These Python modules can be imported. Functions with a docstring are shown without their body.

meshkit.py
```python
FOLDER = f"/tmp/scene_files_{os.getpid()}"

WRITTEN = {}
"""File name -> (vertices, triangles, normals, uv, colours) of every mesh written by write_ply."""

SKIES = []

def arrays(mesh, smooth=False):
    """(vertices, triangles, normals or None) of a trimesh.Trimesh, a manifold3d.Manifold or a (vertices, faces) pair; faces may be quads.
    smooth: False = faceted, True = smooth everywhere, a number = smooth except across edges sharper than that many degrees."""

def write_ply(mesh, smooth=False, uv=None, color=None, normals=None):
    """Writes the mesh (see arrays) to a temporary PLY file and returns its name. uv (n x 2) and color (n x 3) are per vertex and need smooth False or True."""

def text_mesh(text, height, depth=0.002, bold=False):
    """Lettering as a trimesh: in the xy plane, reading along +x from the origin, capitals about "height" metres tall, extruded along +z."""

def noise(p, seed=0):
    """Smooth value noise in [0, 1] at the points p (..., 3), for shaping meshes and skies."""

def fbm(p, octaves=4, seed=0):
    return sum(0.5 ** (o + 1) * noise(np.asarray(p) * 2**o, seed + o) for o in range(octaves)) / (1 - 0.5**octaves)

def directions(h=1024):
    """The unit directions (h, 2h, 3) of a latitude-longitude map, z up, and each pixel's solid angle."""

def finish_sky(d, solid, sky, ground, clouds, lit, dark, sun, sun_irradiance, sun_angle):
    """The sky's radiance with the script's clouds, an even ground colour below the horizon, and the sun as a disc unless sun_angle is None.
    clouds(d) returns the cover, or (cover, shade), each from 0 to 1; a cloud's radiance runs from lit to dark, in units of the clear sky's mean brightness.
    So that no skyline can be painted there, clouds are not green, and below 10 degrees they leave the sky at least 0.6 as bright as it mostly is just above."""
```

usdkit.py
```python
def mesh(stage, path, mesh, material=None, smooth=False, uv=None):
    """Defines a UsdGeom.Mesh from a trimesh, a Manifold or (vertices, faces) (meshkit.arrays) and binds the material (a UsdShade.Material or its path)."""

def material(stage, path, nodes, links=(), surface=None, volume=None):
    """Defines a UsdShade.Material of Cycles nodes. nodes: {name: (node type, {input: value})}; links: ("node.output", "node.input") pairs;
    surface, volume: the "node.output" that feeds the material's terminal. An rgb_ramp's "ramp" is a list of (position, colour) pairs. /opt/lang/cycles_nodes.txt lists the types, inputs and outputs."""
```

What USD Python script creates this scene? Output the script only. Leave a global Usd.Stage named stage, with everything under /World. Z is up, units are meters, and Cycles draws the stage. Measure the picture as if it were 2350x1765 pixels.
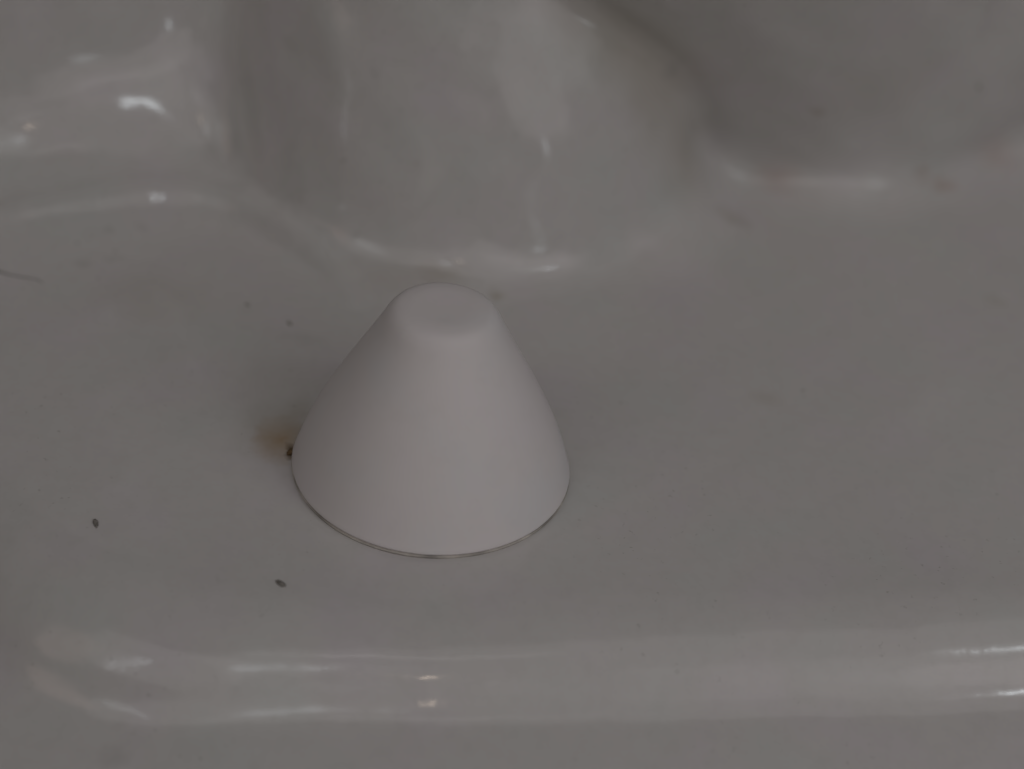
import math, numpy as np, trimesh, usdkit, meshkit
from pxr import Usd, UsdGeom, UsdLux, UsdShade, Gf, Sdf, Vt

stage = Usd.Stage.CreateInMemory()
UsdGeom.SetStageUpAxis(stage, UsdGeom.Tokens.z)
UsdGeom.SetStageMetersPerUnit(stage, 1.0)
UsdGeom.Xform.Define(stage, '/World')
UsdGeom.Scope.Define(stage, '/World/Looks')
MM = 0.001

# ---------------------------------------------------------------- camera
CAM = np.array([0.00966, -0.19087, 0.15458]); PITCH, ROLL = 0.63044, 0.11384
FWD = np.array([0, math.cos(PITCH), -math.sin(PITCH)]); _r = np.array([1., 0, 0]); _u = np.cross(_r, FWD)
RIGHT, UP = _r * math.cos(ROLL) + _u * math.sin(ROLL), _u * math.cos(ROLL) - _r * math.sin(ROLL)
cam = UsdGeom.Camera.Define(stage, '/World/camera')
cam.CreateHorizontalApertureAttr(20.0)
cam.CreateVerticalApertureAttr(20.0 * 769 / 1024)
cam.CreateFocalLengthAttr(10.0 / math.tan(math.radians(16.0)))
cam.CreateClippingRangeAttr(Gf.Vec2f(0.01, 50.0))
cam.CreateFStopAttr(5.6)
cam.CreateFocusDistanceAttr(0.236)
cam.CreateExposureAttr(-0.22)
UsdGeom.Xformable(cam).AddTransformOp().Set(Gf.Matrix4d(*map(float, (*RIGHT, 0, *UP, 0, *-FWD, 0, *CAM, 1))))

# ---------------------------------------------------------------- light
def mat(name, nodes, links=(), surface=None):
    return usdkit.material(stage, '/World/Looks/' + name, nodes, links, surface)

dome = UsdLux.DomeLight.Define(stage, '/World/room_ambience')
UsdShade.MaterialBindingAPI.Apply(dome.GetPrim()).Bind(
    mat('room_ambience', {'b': ('background_shader', {'color': (0.93, 0.99, 0.95), 'strength': 0.042})}, surface='b.background'))

def lamp(name, pos, w, h, intensity, color, target=(0, 0.02, 0)):
    """a rectangular lamp at pos (m) facing target"""
    l = UsdLux.RectLight.Define(stage, '/World/' + name)
    l.CreateWidthAttr(w); l.CreateHeightAttr(h); l.CreateIntensityAttr(intensity); l.CreateColorAttr(Gf.Vec3f(*color))
    p, t = np.array(pos, float), np.array(target, float)
    zax = (p - t) / np.linalg.norm(p - t)
    xax = np.cross((0, 0, 1.0), zax); xax /= np.linalg.norm(xax)
    yax = np.cross(zax, xax)
    m = Gf.Matrix4d(*map(float, (*xax, 0, *yax, 0, *zax, 0, *p, 1)))
    UsdGeom.Xformable(l).AddTransformOp().Set(m)
    return l

def lamp_at(name, az, el, dist, w, h, intensity, color):
    """the same, placed by its bearing from the camera's side (towards +x) and its height, in degrees"""
    a, e = math.radians(az), math.radians(el)
    return lamp(name, (0.01 + dist * math.sin(a) * math.cos(e), -dist * math.cos(a) * math.cos(e), dist * math.sin(e)), w, h, intensity, color)

PINK = (1.0, 0.935, 0.95)
lamp_at('ceiling_light', 36, 52, 0.50, 0.60, 0.40, 0.45, PINK)
lamp_at('ceiling_light_far', -28, 48, 1.1, 0.80, 0.55, 0.52, (1.0, 0.96, 0.95))
lamp_at('window_light', 56, 36, 0.60, 0.42, 0.26, 0.36, PINK)
lamp_at('window_light_low', 44, 24, 0.42, 0.34, 0.17, 0.66, PINK)
lamp_at('ceiling_tube', 16, 66, 1.3, 0.42, 0.03, 1.6, (1.0, 0.95, 0.93))
lamp_at('shelf_tube', 14, 40, 1.2, 0.30, 0.03, 1.5, (0.96, 0.97, 1.0))
lamp_at('bright_window_gap', 59, 45, 1.2, 0.04, 0.09, 22.0, (0.88, 0.96, 1.0))
lamp_at('low_window_strip', 44, 4.5, 1.2, 0.075, 0.17, 5.0, (0.88, 0.96, 1.0))
lamp_at('low_warm_light', -4, 6, 1.2, 0.48, 0.14, 0.40, (1.0, 0.93, 0.82))
lamp_at('low_door_strip', -52, 3, 1.2, 0.05, 0.12, 1.6, (0.95, 0.97, 1.0))
lamp_at('cool_spot', -1, 53, 1.2, 0.10, 0.09, 4.0, (0.86, 0.94, 1.0))
lamp_at('warm_bulb', 14, 48, 1.2, 0.045, 0.045, 15.0, (1.0, 0.80, 0.62))
lamp_at('doorway_light', -57, 34, 1.3, 0.26, 0.55, 0.80, (1.0, 0.70, 0.62))
lamp_at('door_gap_light', -40, 42, 1.3, 0.035, 0.36, 3.2, (0.90, 0.96, 1.0))

# ---------------------------------------------------------------- porcelain shape (distances in mm)
def smin(a, b, k):
    h = np.clip(0.5 + 0.5 * (b - a) / k, 0, 1)
    return b + (a - b) * h - k * h * (1 - h)

def roundcone(P, a, b, r1, r2):
    """capsule from a to b whose radius runs from r1 to r2"""
    a, b = np.array(a, float), np.array(b, float)
    ba = b - a
    t = np.clip(((P - a) @ ba) / (ba @ ba), 0, 1)
    return np.linalg.norm(P - a - t[..., None] * ba, axis=-1) - (r1 + (r2 - r1) * t)

def outline(P):
    """signed plan distance to the foot's upper edge"""
    X, Y = P[..., 0], P[..., 1]
    front = -(Y + 41.3 + 0.22 * np.sin(X * .085 + 1) + 0.12 * np.sin(X * .21 + .4) - 0.180 * X - (X - 20) ** 2 / 2200.0) * 0.982
    left = -0.65 * (X + 54.0) - 0.76 * (Y + 34.6)
    return -smin(-front, -left, 14)

def wobble(P):
    X, Y, Z = P[..., 0], P[..., 1], P[..., 2]
    wall = 1 / (1 + np.exp(-np.clip((Y + 0.5 * Z - 56) / 4, -40, 40)))       # the cast walls are less true than the foot
    rho = np.sqrt((X + 58) ** 2 + (Y - 78) ** 2 + (Z - 2) ** 2)
    swirl = 0.10 * np.sin(rho * .62 + .9 * np.sin(Z * .16 + X * .07)) * np.exp(-((X + 30) / 15.0) ** 2)
    folds = 0.28 * np.sin(X * .19 + 1.1 * np.sin(Z * .13 + 1) + .4) * np.sin(Z * .15 + X * .06 + 1.7) + 0.10 * np.sin(X * .33 + Z * .41 + Y * .2)
    folds = folds * (0.45 + 0.55 / (1 + np.exp(np.clip((-42 - X) / 4, -40, 40))))
    return wall * (swirl + folds) + (0.045 * np.sin(X * .21 + 1.3 * np.sin(Y * .11)) * np.sin(Y * .17 + .6) + 0.035 * np.sin(X * .33 + Z * .29 + 2) * np.sin(Y * .27 - Z * .31)
            + 0.02 * np.sin(X * .61 - Y * .47 + Z * .52))

def sdf_foot(P):
    s, Z = outline(P), P[..., 2]
    left = 1 / (1 + np.exp(-np.clip((-24 - P[..., 0]) / 6, -40, 40)))
    r = 15.0 + 2.0 * left
    q1, q2 = s + r, Z + r
    up = np.minimum(np.maximum(q1, q2), 0) + np.hypot(np.maximum(q1, 0), np.maximum(q2, 0)) - r
    low = (Z + 8.0 + 2.4 * left + 0.30 * np.maximum(s, -4)) / 1.04
    r2 = 5.0
    q1, q2 = s - 15 + r2, low + r2
    low = np.minimum(np.maximum(q1, q2), 0) + np.hypot(np.maximum(q1, 0), np.maximum(q2, 0)) - r2
    return smin(up, low, 2.2)

def smax0(a, k):
    return -smin(-a, 0 * a, k)

def sdf_pedestal(P):
    X, Y, Z = P[..., 0], P[..., 1], P[..., 2]
    Q = np.stack([X, Y - 0.0038 * np.maximum(Z, 0) ** 2, Z], -1)
    col = roundcone(Q, (-4, 84, -30), (-5, 103, 95), 41, 40)
    back = -(Y - 93 - 0.16 * X - 0.06 * Z) * 0.98
    skirt = -(Y - 65.0 - 0.8 * smax0(X + 12, 12) - 0.6 * Z - 0.006 * np.maximum(Z, 0) ** 2) * 0.75
    return smin(smin(col, back, 12), skirt, 6)

def sdf_left(P):
    return roundcone(P, (-90, 98, 16), (-82, 103, 95), 38, 40)

def sdf_right(P):
    X, Y, Z = P[..., 0], P[..., 1], P[..., 2]
    horn = smin(roundcone(P, (58, 127, 21), (140, 158, 90), 40, 55), roundcone(P, (58, 127, 21), (27, 95, 84), 40, 53), 6)
    skirt = np.maximum(-(Y - 89 - 0.52 * (X - 59) - 1.8 * smax0(57 - X, 10) - 1.25 * Z) * 0.56, Z - 26)
    return smin(horn, skirt, 5)

FOLD = None                                             # its course is laid on the finished surface below

def sdf_fold(P):
    """a low rolled fold of the glaze that sweeps from the left wall down towards the cap"""
    d = np.full(P.shape[:-1], 1e3)
    for a, b in zip(FOLD[:-1], FOLD[1:]):
        d = smin(d, roundcone(P, a[:3], b[:3], a[3], b[3]), 1.0)
    return d

def parts_sdf(P):
    return sdf_foot(P), sdf_pedestal(P), sdf_left(P), sdf_right(P)

def sdf(P):
    f, p, l, r = parts_sdf(P)
    b = smin(p, l, 20)
    b = smin(b, r, 4)
    X = P[..., 0]
    k = 6.5 + 3.5 / (1 + np.exp(np.clip((X - 6) / 2.5, -40, 40))) + 8 * np.exp(-((X - 38) / 9.0) ** 2) + 17 / (1 + np.exp(np.clip((X + 50) / 5, -40, 40))) + 2.5 / (1 + np.exp(np.clip((52 - X) / 4, -40, 40)))
    d = smin(f, b, k)
    if FOLD is not None:
        d = smin(d, sdf_fold(P), 3.4)
    return d + wobble(P)

def gradient(P, e=0.05):
    k = np.array([[1, -1, -1], [-1, -1, 1], [-1, 1, -1], [1, 1, 1]], float)
    g = sum(kk * sdf(P + kk * e)[..., None] for kk in k)
    return g / (4 * e)

LO, HI, STEP = np.array([-120., -66., -23.]), np.array([140., 178., 92.]), 1.15

def surface_nets():
    n = np.ceil((HI - LO) / STEP).astype(int)
    ax = [LO[i] + STEP * np.arange(n[i]) for i in range(3)]
    D = np.empty(n, np.float32)
    Yg, Zg = np.meshgrid(ax[1], ax[2], indexing='ij')
    for i, xx in enumerate(ax[0]):
        D[i] = sdf(np.stack([np.full_like(Yg, xx), Yg, Zg], -1))
    for i in range(3):                                   # close the casting at the limits of what is built
        sl = [slice(None)] * 3
        for e in (0, -1):
            sl[i] = e; D[tuple(sl)] = np.maximum(D[tuple(sl)], 0.4)
    ins = D < 0
    c = [ins[a:n[0] - 1 + a, b:n[1] - 1 + b, d:n[2] - 1 + d] for a in (0, 1) for b in (0, 1) for d in (0, 1)]
    cnt = sum(x.astype(np.int8) for x in c)
    cell = (cnt > 0) & (cnt < 8)
    idx = np.full(cell.shape, -1, np.int64)
    I = np.argwhere(cell); idx[cell] = np.arange(len(I))
    V = LO + STEP * (I + 0.5)
    faces = []
    for axis in range(3):
        o = [k for k in range(3) if k != axis]
        s0 = [slice(1, -1)] * 3; s1 = [slice(1, -1)] * 3
        s0[axis] = slice(0, -1); s1[axis] = slice(1, None)
        a, b = ins[tuple(s0)], ins[tuple(s1)]
        E = np.argwhere(a != b)
        flip = b[a != b]
        base = E.copy()
        for k in o: base[:, k] += 1
        q = []
        for du, dv in ((1, 1), (0, 1), (0, 0), (1, 0)):
            cc = base.copy(); cc[:, o[0]] -= du; cc[:, o[1]] -= dv
            q.append(idx[cc[:, 0], cc[:, 1], cc[:, 2]])
        q = np.stack(q, 1)
        if axis == 1: flip = ~flip
        q[flip] = q[flip][:, ::-1]
        faces.append(q)
    F = np.vstack(faces)
    near = np.abs(sdf(V)) < 1.6 * STEP
    for _ in range(6):
        g = gradient(V[near]); gn = np.maximum((g * g).sum(1, keepdims=True), .25)
        V[near] -= np.clip(sdf(V[near])[:, None] * g / gn, -.6, .6)
    N = gradient(V); N /= np.linalg.norm(N, axis=1, keepdims=True)
    T = np.vstack([F[:, [0, 1, 2]], F[:, [0, 2, 3]]])
    # faces on the cut sides keep flat normals: they are out of view
    return V, T, N, near

def hit(px, py):
    """the point on the porcelain seen at a place in the photograph (2350 wide)"""
    fpx = 1175 / math.tan(math.radians(16))
    d = FWD + (px - 1175) / fpx * RIGHT - (py - 882.5) / fpx * UP; d /= np.linalg.norm(d)
    P = CAM * 1000 + d * 150
    for _ in range(300):
        P = P + d * .7 * sdf(P[None])[0]
    n = gradient(P[None])[0]
    return P, n / np.linalg.norm(n)

SC = 2350 / 2212
_pts = [hit(a * SC, b * SC) + (r,) for a, b, r in ((-60, 478, .4), (60, 448, .8), (200, 425, 1.1), (320, 410, 1.3), (430, 412, 1.4), (520, 435, 1.4), (600, 480, 1.3), (680, 540, 1.1), (735, 600, .8), (765, 650, .3))]
FOLD = [np.r_[p - n * .75, r * .9] for p, n, r in _pts]

# ---------------------------------------------------------------- helpers
count = {}
def path(name, parent):
    base = (parent.GetPath().pathString if parent else '/World') + '/' + name
    k = count.get(base, -1) + 1; count[base] = k
    return base if k == 0 else f'{base}_{k:03d}'

def thing(name, label, cat, loc=(0, 0, 0), group=None):
    p = UsdGeom.Xform.Define(stage, path(name, None))
    p.AddTranslateOp().Set(Gf.Vec3d(*map(float, loc)))
    return tag(p.GetPrim(), label, cat, group)

def tag(o, label=None, cat=None, group=None, kind=None):
    for k, v in (('label', label), ('category', cat), ('group', group), ('kind', kind)):
        if v: o.SetCustomDataByKey(k, v)
    return o

def obj(name, mesh, m, parent=None, smooth=40, normals=None):
    if normals is not None:
        g = usdkit.mesh(stage, path(name, parent), mesh, m)
        g.CreateNormalsAttr(Vt.Vec3fArray.FromNumpy(normals.astype(np.float32))); g.SetNormalsInterpolation('vertex')
    else:
        g = usdkit.mesh(stage, path(name, parent), mesh, m, smooth=smooth)
    return g.GetPrim()

# ---------------------------------------------------------------- materials
def spot(nodes, links, key, c, rad, src='pos.out'):
    """spherical falloff round the point c (m) with radii rad (m); returns its fac output"""
    rad = np.broadcast_to(rad, 3)
    nodes[key + 'm'] = ('mapping', {'mapping_type': 'point', 'location': tuple(-np.array(c) / rad), 'scale': tuple(1 / rad)})
    nodes[key] = ('gradient_texture', {'gradient_type': 'spherical'})
    links += [(src, key + 'm.vector'), (key + 'm.vector', key + '.vector')]
    return key + '.fac'

def porcelain():
    n = {'geo': ('geometry', {}),
         'blot': ('noise_texture', {'scale': 70.0, 'detail': 2.0, 'roughness': 0.5}),
         'blotr': ('rgb_ramp', {'ramp': [(0.3, (0.635, 0.605, 0.610)), (0.5, (0.630, 0.612, 0.594)), (0.7, (0.615, 0.615, 0.594))]}),
         'warp': ('noise_texture', {'scale': 260.0, 'detail': 3.0, 'roughness': 0.6}),
         'warpc': ('mix_vector', {'fac': 0.0045}),
         'film': ('noise_texture', {'scale': 420.0, 'detail': 4.0, 'roughness': 0.7}),
         'filmr': ('map_range', {'from_min': .45, 'from_max': .75, 'to_min': .0, 'to_max': 1.0, 'clamp': True}),
         'rough': ('map_range', {'from_min': .3, 'from_max': .7, 'to_min': .09, 'to_max': .17, 'clamp': True}),
         'bumpn': ('noise_texture', {'scale': 330.0, 'detail': 2.0, 'roughness': .5}),
         'bump': ('bump', {'strength': 0.35, 'distance': 0.00010}),
         'p': ('principled_bsdf', {'ior': 1.5, 'diffuse_roughness': 0.2})}
    l = [('geo.position', 'blot.vector'), ('blot.fac', 'blotr.fac'), ('geo.position', 'warp.vector'), ('geo.position', 'film.vector'),
         ('geo.position', 'warpc.a'), ('warp.color', 'warpc.b'), ('geo.position', 'bumpn.vector'), ('bumpn.fac', 'bump.height'),
         ('film.fac', 'filmr.value'), ('blot.fac', 'rough.value'), ('rough.result', 'p.roughness'), ('bump.normal', 'p.normal')]
    n['dustn'] = ('noise_texture', {'scale': 950.0, 'detail': 2.0, 'roughness': 0.55})
    n['dustr'] = ('map_range', {'from_min': .66, 'from_max': .76, 'to_min': 0.0, 'to_max': .55, 'clamp': True})
    n['patchn'] = ('noise_texture', {'scale': 45.0, 'detail': 2.0})
    n['patchr'] = ('map_range', {'from_min': .42, 'from_max': .68, 'to_min': 0.0, 'to_max': 1.0, 'clamp': True})
    n['dustm'] = ('math', {'math_type': 'multiply'})
    n['dust'] = ('mix_color', {'blend_type': 'mix', 'b': (0.30, 0.29, 0.26)})
    n['filmm'] = ('math', {'math_type': 'multiply', 'value2': .16})
    n['filmx'] = ('mix_color', {'blend_type': 'mix', 'b': (0.44, 0.43, 0.40)})
    l += [('geo.position', 'dustn.vector'), ('dustn.fac', 'dustr.value'), ('geo.position', 'patchn.vector'), ('patchn.fac', 'patchr.value'),
          ('dustr.result', 'dustm.value1'), ('patchr.result', 'dustm.value2'), ('dustm.value', 'dust.fac'), ('blotr.color', 'dust.a'),
          ('filmr.result', 'filmm.value1'), ('filmm.value', 'filmx.fac'), ('dust.result', 'filmx.a')]
    last = 'filmx.result'
    off = np.array([.00225, .00225, .00225])               # the warp's mean shift
    for i, (c, rad, col, amt) in enumerate(STAINS):
        f = spot(n, l, f's{i}', np.array(c) * MM * (1 - .0045) + off, np.array(rad) * MM, 'warpc.result')
        n[f'a{i}'] = ('math', {'math_type': 'multiply', 'value2': amt, 'use_clamp': True})
        n[f'x{i}'] = ('mix_color', {'blend_type': 'mix', 'b': col})
        l += [(f, f'a{i}.value1'), (f'a{i}.value', f'x{i}.fac'), (last, f'x{i}.a')]
        last = f'x{i}.result'
    l.append((last, 'p.base_color'))
    return mat('porcelain', n, l, 'p.BSDF')

OLIVE, BROWN, RED, GREY = (0.40, 0.355, 0.28), (0.30, 0.22, 0.15), (0.42, 0.28, 0.23), (0.30, 0.30, 0.28)
STAINS = [  # place in the photograph (2212 wide), radii (mm), colour, strength: rust, scale and grime marks on the glaze
    (608, 950, (4.6, 6.0, 4), (0.46, 0.31, 0.16), 0.85), (590, 925, (6.0, 8.0, 4), OLIVE, 0.3), (627, 975, (1.4, 2.2, 3), (0.13, 0.085, 0.035), 1.2),
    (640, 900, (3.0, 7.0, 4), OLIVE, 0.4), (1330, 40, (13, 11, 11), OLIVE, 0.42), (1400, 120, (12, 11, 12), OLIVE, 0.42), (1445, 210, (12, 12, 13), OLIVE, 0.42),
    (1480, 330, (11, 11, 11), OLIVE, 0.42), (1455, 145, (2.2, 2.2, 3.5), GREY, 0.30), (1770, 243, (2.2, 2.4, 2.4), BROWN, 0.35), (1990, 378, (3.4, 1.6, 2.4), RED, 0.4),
    (2040, 400, (3.2, 1.8, 2.4), RED, 0.5), (1575, 468, (5.0, 3.2, 3), OLIVE, 0.36), (1600, 485, (3.2, 1.4, 2), GREY, 0.24), (1680, 385, (6, 5, 4), (0.55, 0.40, 0.35), 0.4),
    (2150, 330, (7, 6, 4), (0.55, 0.40, 0.35), 0.35), (628, 92, (2.2, 2.2, 1.6), GREY, 0.2), (480, 318, (5, 4, 3), GREY, 0.24), (810, 150, (1.5, 1.5, 1.2), GREY, 0.21),
    (232, 500, (1.6, 1.2, 2), GREY, 0.30), (180, 572, (2.6, 1.4, 2), GREY, 0.27), (250, 560, (2.2, 1.1, 2), GREY, 0.24), (310, 495, (1.4, 1.0, 2), GREY, 0.21),
    (1660, 860, (3.0, 3.0, 3), OLIVE, 0.25), (2150, 650, (2.4, 3.0, 3), OLIVE, 0.25), (1075, 640, (2.0, 1.6, 2), OLIVE, 0.6),
    (960, 592, (6, 2.4, 3), OLIVE, 0.35), (660, 735, (4.5, 2.2, 2), GREY, 0.18), (240, 1636, (2.6, 1.6, 3), GREY, 0.27), (475, 1250, (1.2, .8, 1), GREY, 0.18),
    (765, 508, (1.3, 1.0, 1.2), GREY, 0.24), (340, 640, (12, 9, 4), OLIVE, 0.2), (1900, 190, (16, 12, 10), RED, 0.12), (860, 600, (14, 5, 6), OLIVE, 0.2)]
STAINS = [(hit(px * SC, py * SC)[0], rad, col, amt) for px, py, rad, col, amt in STAINS]
PORCELAIN = porcelain()
PLASTIC = mat('white_plastic', {
    'geo': ('geometry', {}), 'n': ('noise_texture', {'scale': 95.0, 'detail': 2.0}),
    'r': ('rgb_ramp', {'ramp': [(0.3, (0.82, 0.775, 0.782)), (0.5, (0.82, 0.78, 0.772)), (0.7, (0.80, 0.78, 0.782))]}),
    'sn': ('noise_texture', {'scale': 240.0, 'detail': 5.0, 'roughness': .65}), 'sr': ('map_range', {'from_min': .5, 'from_max': .8, 'to_min': 0.0, 'to_max': .16, 'clamp': True}),
    'sx': ('mix_color', {'blend_type': 'mix', 'b': (0.64, 0.60, 0.575)}), 'bn': ('noise_texture', {'scale': 900.0, 'detail': 2.0}), 'b': ('bump', {'strength': .15, 'distance': .0001}),
    'p': ('principled_bsdf', {'roughness': 0.62, 'specular_ior_level': 0.35})},
    [('geo.position', 'n.vector'), ('n.fac', 'r.fac'), ('geo.position', 'sn.vector'), ('sn.fac', 'sr.value'), ('sr.result', 'sx.fac'), ('r.color', 'sx.a'), ('sx.result', 'p.base_color'), ('geo.position', 'bn.vector'), ('bn.fac', 'b.height'), ('b.normal', 'p.normal')], 'p.BSDF')
def plain(name, col, rough=.7, scale=2500.0):
    return mat(name, {'geo': ('geometry', {}), 'n': ('noise_texture', {'scale': scale, 'detail': 3.0}),
        'r': ('rgb_ramp', {'ramp': [(0.3, tuple(.6 * c for c in col)), (0.7, tuple(min(1, 1.4 * c) for c in col))]}),
        'p': ('principled_bsdf', {'roughness': rough})}, [('geo.position', 'n.vector'), ('n.fac', 'r.fac'), ('r.color', 'p.base_color')], 'p.BSDF')
GRIME = plain('dark_grime', (0.46, 0.43, 0.39), scale=260.0)
CRUMB = plain('dark_crumb', (0.23, 0.215, 0.195))
PALE_CRUMB = plain('faded_crumb', (0.38, 0.375, 0.34))
RUST = plain('rust', (0.17, 0.105, 0.045))
HAIR = plain('hair', (0.33, 0.325, 0.305), .5)
FLOOR = mat('floor_vinyl', {'geo': ('geometry', {}), 'n': ('noise_texture', {'scale': 60.0, 'detail': 4.0}),
    'r': ('rgb_ramp', {'ramp': [(.3, (.20, .17, .13)), (.7, (.28, .245, .20))]}), 'p': ('principled_bsdf', {'roughness': .45})},
    [('geo.position', 'n.vector'), ('n.fac', 'r.fac'), ('r.color', 'p.base_color')], 'p.BSDF')

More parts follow.
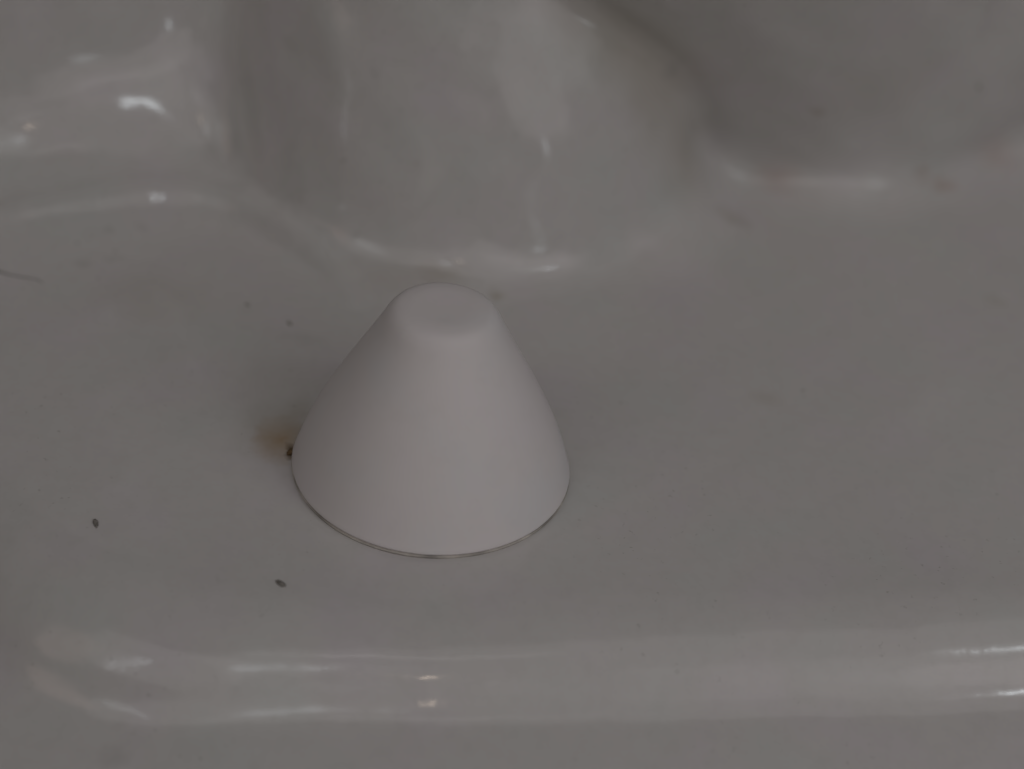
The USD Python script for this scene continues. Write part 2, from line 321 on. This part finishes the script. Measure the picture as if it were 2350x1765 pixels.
# ---------------------------------------------------------------- the toilet's porcelain
if __name__ != 'probe':
    V, T, N, near = surface_nets()
    toilet = thing('toilet', 'glossy white porcelain base of a toilet with a flat foot and bulging pedestal', 'toilet')
    cen = V[T].mean(1)
    f, p, l, r = parts_sdf(cen)
    b = np.minimum(np.minimum(p, l), r)
    which = np.where(f < b, 0, np.where(l == b, 2, np.where(r == b, 3, 1)))
    for k, name in enumerate(('foot', 'pedestal', 'bowl_bulge', 'trapway')):
        t = T[which == k]
        u, inv = np.unique(t, return_inverse=True)
        obj(name, (V[u] * MM, inv.reshape(-1, 3)), PORCELAIN, toilet, normals=N[u])

    # ------------------------------------------------------------ floor under the foot
    fl = trimesh.creation.box((1.6, 1.6, 0.004)); fl.apply_translation((0, 0, -0.0225 - 0.002))
    tag(obj('floor', fl, FLOOR, smooth=False), kind='structure')

# ---------------------------------------------------------------- bolt cap
    def revolve(prof, n=160):
        return trimesh.creation.revolve(np.array(prof) * MM, sections=n)
    cap = thing('bolt_cap', 'white matte plastic cone-shaped bolt cap standing on the toilet foot', 'bolt cap', (-0.0001, 0, 0))
    R0, R1, HS, Z0 = 19.035, 7.919, 23.9, 0.45
    prof = [(R0 - 1.6, Z0 + .15), (R0 - .35, Z0), (R0 - .08, Z0 + .12), (R0, Z0 + .4)]
    for t in np.linspace(0.04, 1, 30):
        prof.append((R0 + (R1 - R0) * t + 3.3 * t * (1 - t) + 2.14 * t * (1 - t) * (1 - 2 * t), Z0 + (HS - Z0) * t))
    for rr, zz in ((7.62, 24.5), (7.28, 25.05), (6.92, 25.5), (6.5, 25.84), (6.05, 26.06), (5.5, 26.2), (4.9, 26.27)):    # soft shoulder up to the small flat top
        prof.append((rr, zz))
    rd, zd = prof[-1]
    obj('cap_shell', revolve(prof), PLASTIC, cap, smooth=True)
    obj('top_disc', revolve([(rd, zd), (rd - .5, zd + .08), (rd - 1.5, zd + .08), (2, zd + .05), (0, zd + .05)], 96), PLASTIC, cap, smooth=True)
    obj('base_washer', revolve([(R0 - 4, -.3), (R0 - .25, -.3), (R0 + .05, .25), (R0 - .3, Z0 + .05), (R0 - 4, Z0 + .1)]), GRIME, cap, smooth=30)

# ---------------------------------------------------------------- dirt on the porcelain
    def crumb(name, px, py, L, Wd, ang, m, label, cat='dirt speck', seed=0, high=.35):
        P, n = hit(px * SC, py * SC)
        s = trimesh.creation.icosphere(3, 1.0)
        v = np.array(s.vertices)
        v *= (0.72 + 0.62 * meshkit.fbm(v * 1.7 + seed * 7.3, 3, seed))[:, None]
        v = v * (L / 2, Wd / 2, high)
        c, sn = math.cos(math.radians(ang)), math.sin(math.radians(ang))
        v = np.stack([v[:, 0] * c - v[:, 1] * sn, v[:, 0] * sn + v[:, 1] * c, v[:, 2]], 1)
        e1 = np.cross((0, 1, 0), n); e1 /= np.linalg.norm(e1); e2 = np.cross(n, e1)
        o = obj(name, ((v[:, :1] * e1 + v[:, 1:2] * e2 + v[:, 2:] * n + (high * .45) * n) * MM, s.faces), m, smooth=True)
        UsdGeom.Xformable(o).AddTranslateOp().Set(Gf.Vec3d(*map(float, P * MM)))
        return tag(o, label, cat)
    crumb('dirt_speck', 207, 1131, 1.65, .62, -65, CRUMB, 'dark oval dirt speck on the flat foot near the rounded left corner', seed=1, high=.2)
    crumb('dirt_speck', 607, 1262, 1.5, .8, -40, CRUMB, 'dark angular dirt speck on the flat foot in front of the bolt cap', seed=2, high=.2)
    crumb('dirt_speck', 626, 699, 1.3, .65, -60, PALE_CRUMB, 'faded grey dirt speck between the bolt cap top and the left wall', seed=3, high=.15)
    crumb('dirt_speck', 535, 659, 1.1, .5, -45, PALE_CRUMB, 'faint olive dirt speck left of the grey speck behind the bolt cap', seed=4, high=.12)
    crumb('dirt_speck', 2115, 188, 1.3, .8, 60, PALE_CRUMB, 'small grey dirt speck high on the trapway bulge', seed=5, high=.12)
    crumb('rust_crumb', 630, 978, 1.7, .9, 62, RUST, 'dark brown rust crumb against the side of the bolt cap base', 'rust crumb', seed=6, high=.4)
    # hair
    pts = [hit(a * SC, b * SC) for a, b in ((-40, 577), (0, 588), (30, 596), (62, 601), (84, 606), (93, 612))]
    line = np.array([q + n * .02 for q, n in pts])
    from scipy.interpolate import splprep, splev
    tck, _ = splprep(line.T, s=0, k=3); C = np.array(splev(np.linspace(0, 1, 30), tck)).T
    base = C[0]
    def tube(C, rad, n=10):
        t = np.gradient(C, axis=0); t /= np.linalg.norm(t, axis=1, keepdims=True)
        a = np.cross(t, (0, 0, 1.0)); a /= np.linalg.norm(a, axis=1, keepdims=True); b = np.cross(t, a)
        th = np.linspace(0, 2 * np.pi, n, endpoint=False)
        v = (C[:, None] + rad[:, None, None] * (np.cos(th)[None, :, None] * a[:, None] + np.sin(th)[None, :, None] * b[:, None])).reshape(-1, 3)
        fcs = []
        for i in range(len(C) - 1):
            for j in range(n):
                k = (j + 1) % n
                fcs.append((i * n + j, i * n + k, (i + 1) * n + k, (i + 1) * n + j))
        return v, fcs
    hv, hf = tube(C - base, np.linspace(.26, .08, 30))
    h = obj('hair', (hv * MM, hf), HAIR, smooth=True)
    UsdGeom.Xformable(h).AddTranslateOp().Set(Gf.Vec3d(*map(float, base * MM)))
    tag(h, 'short dark hair lying on the foot by the left wall', 'hair')
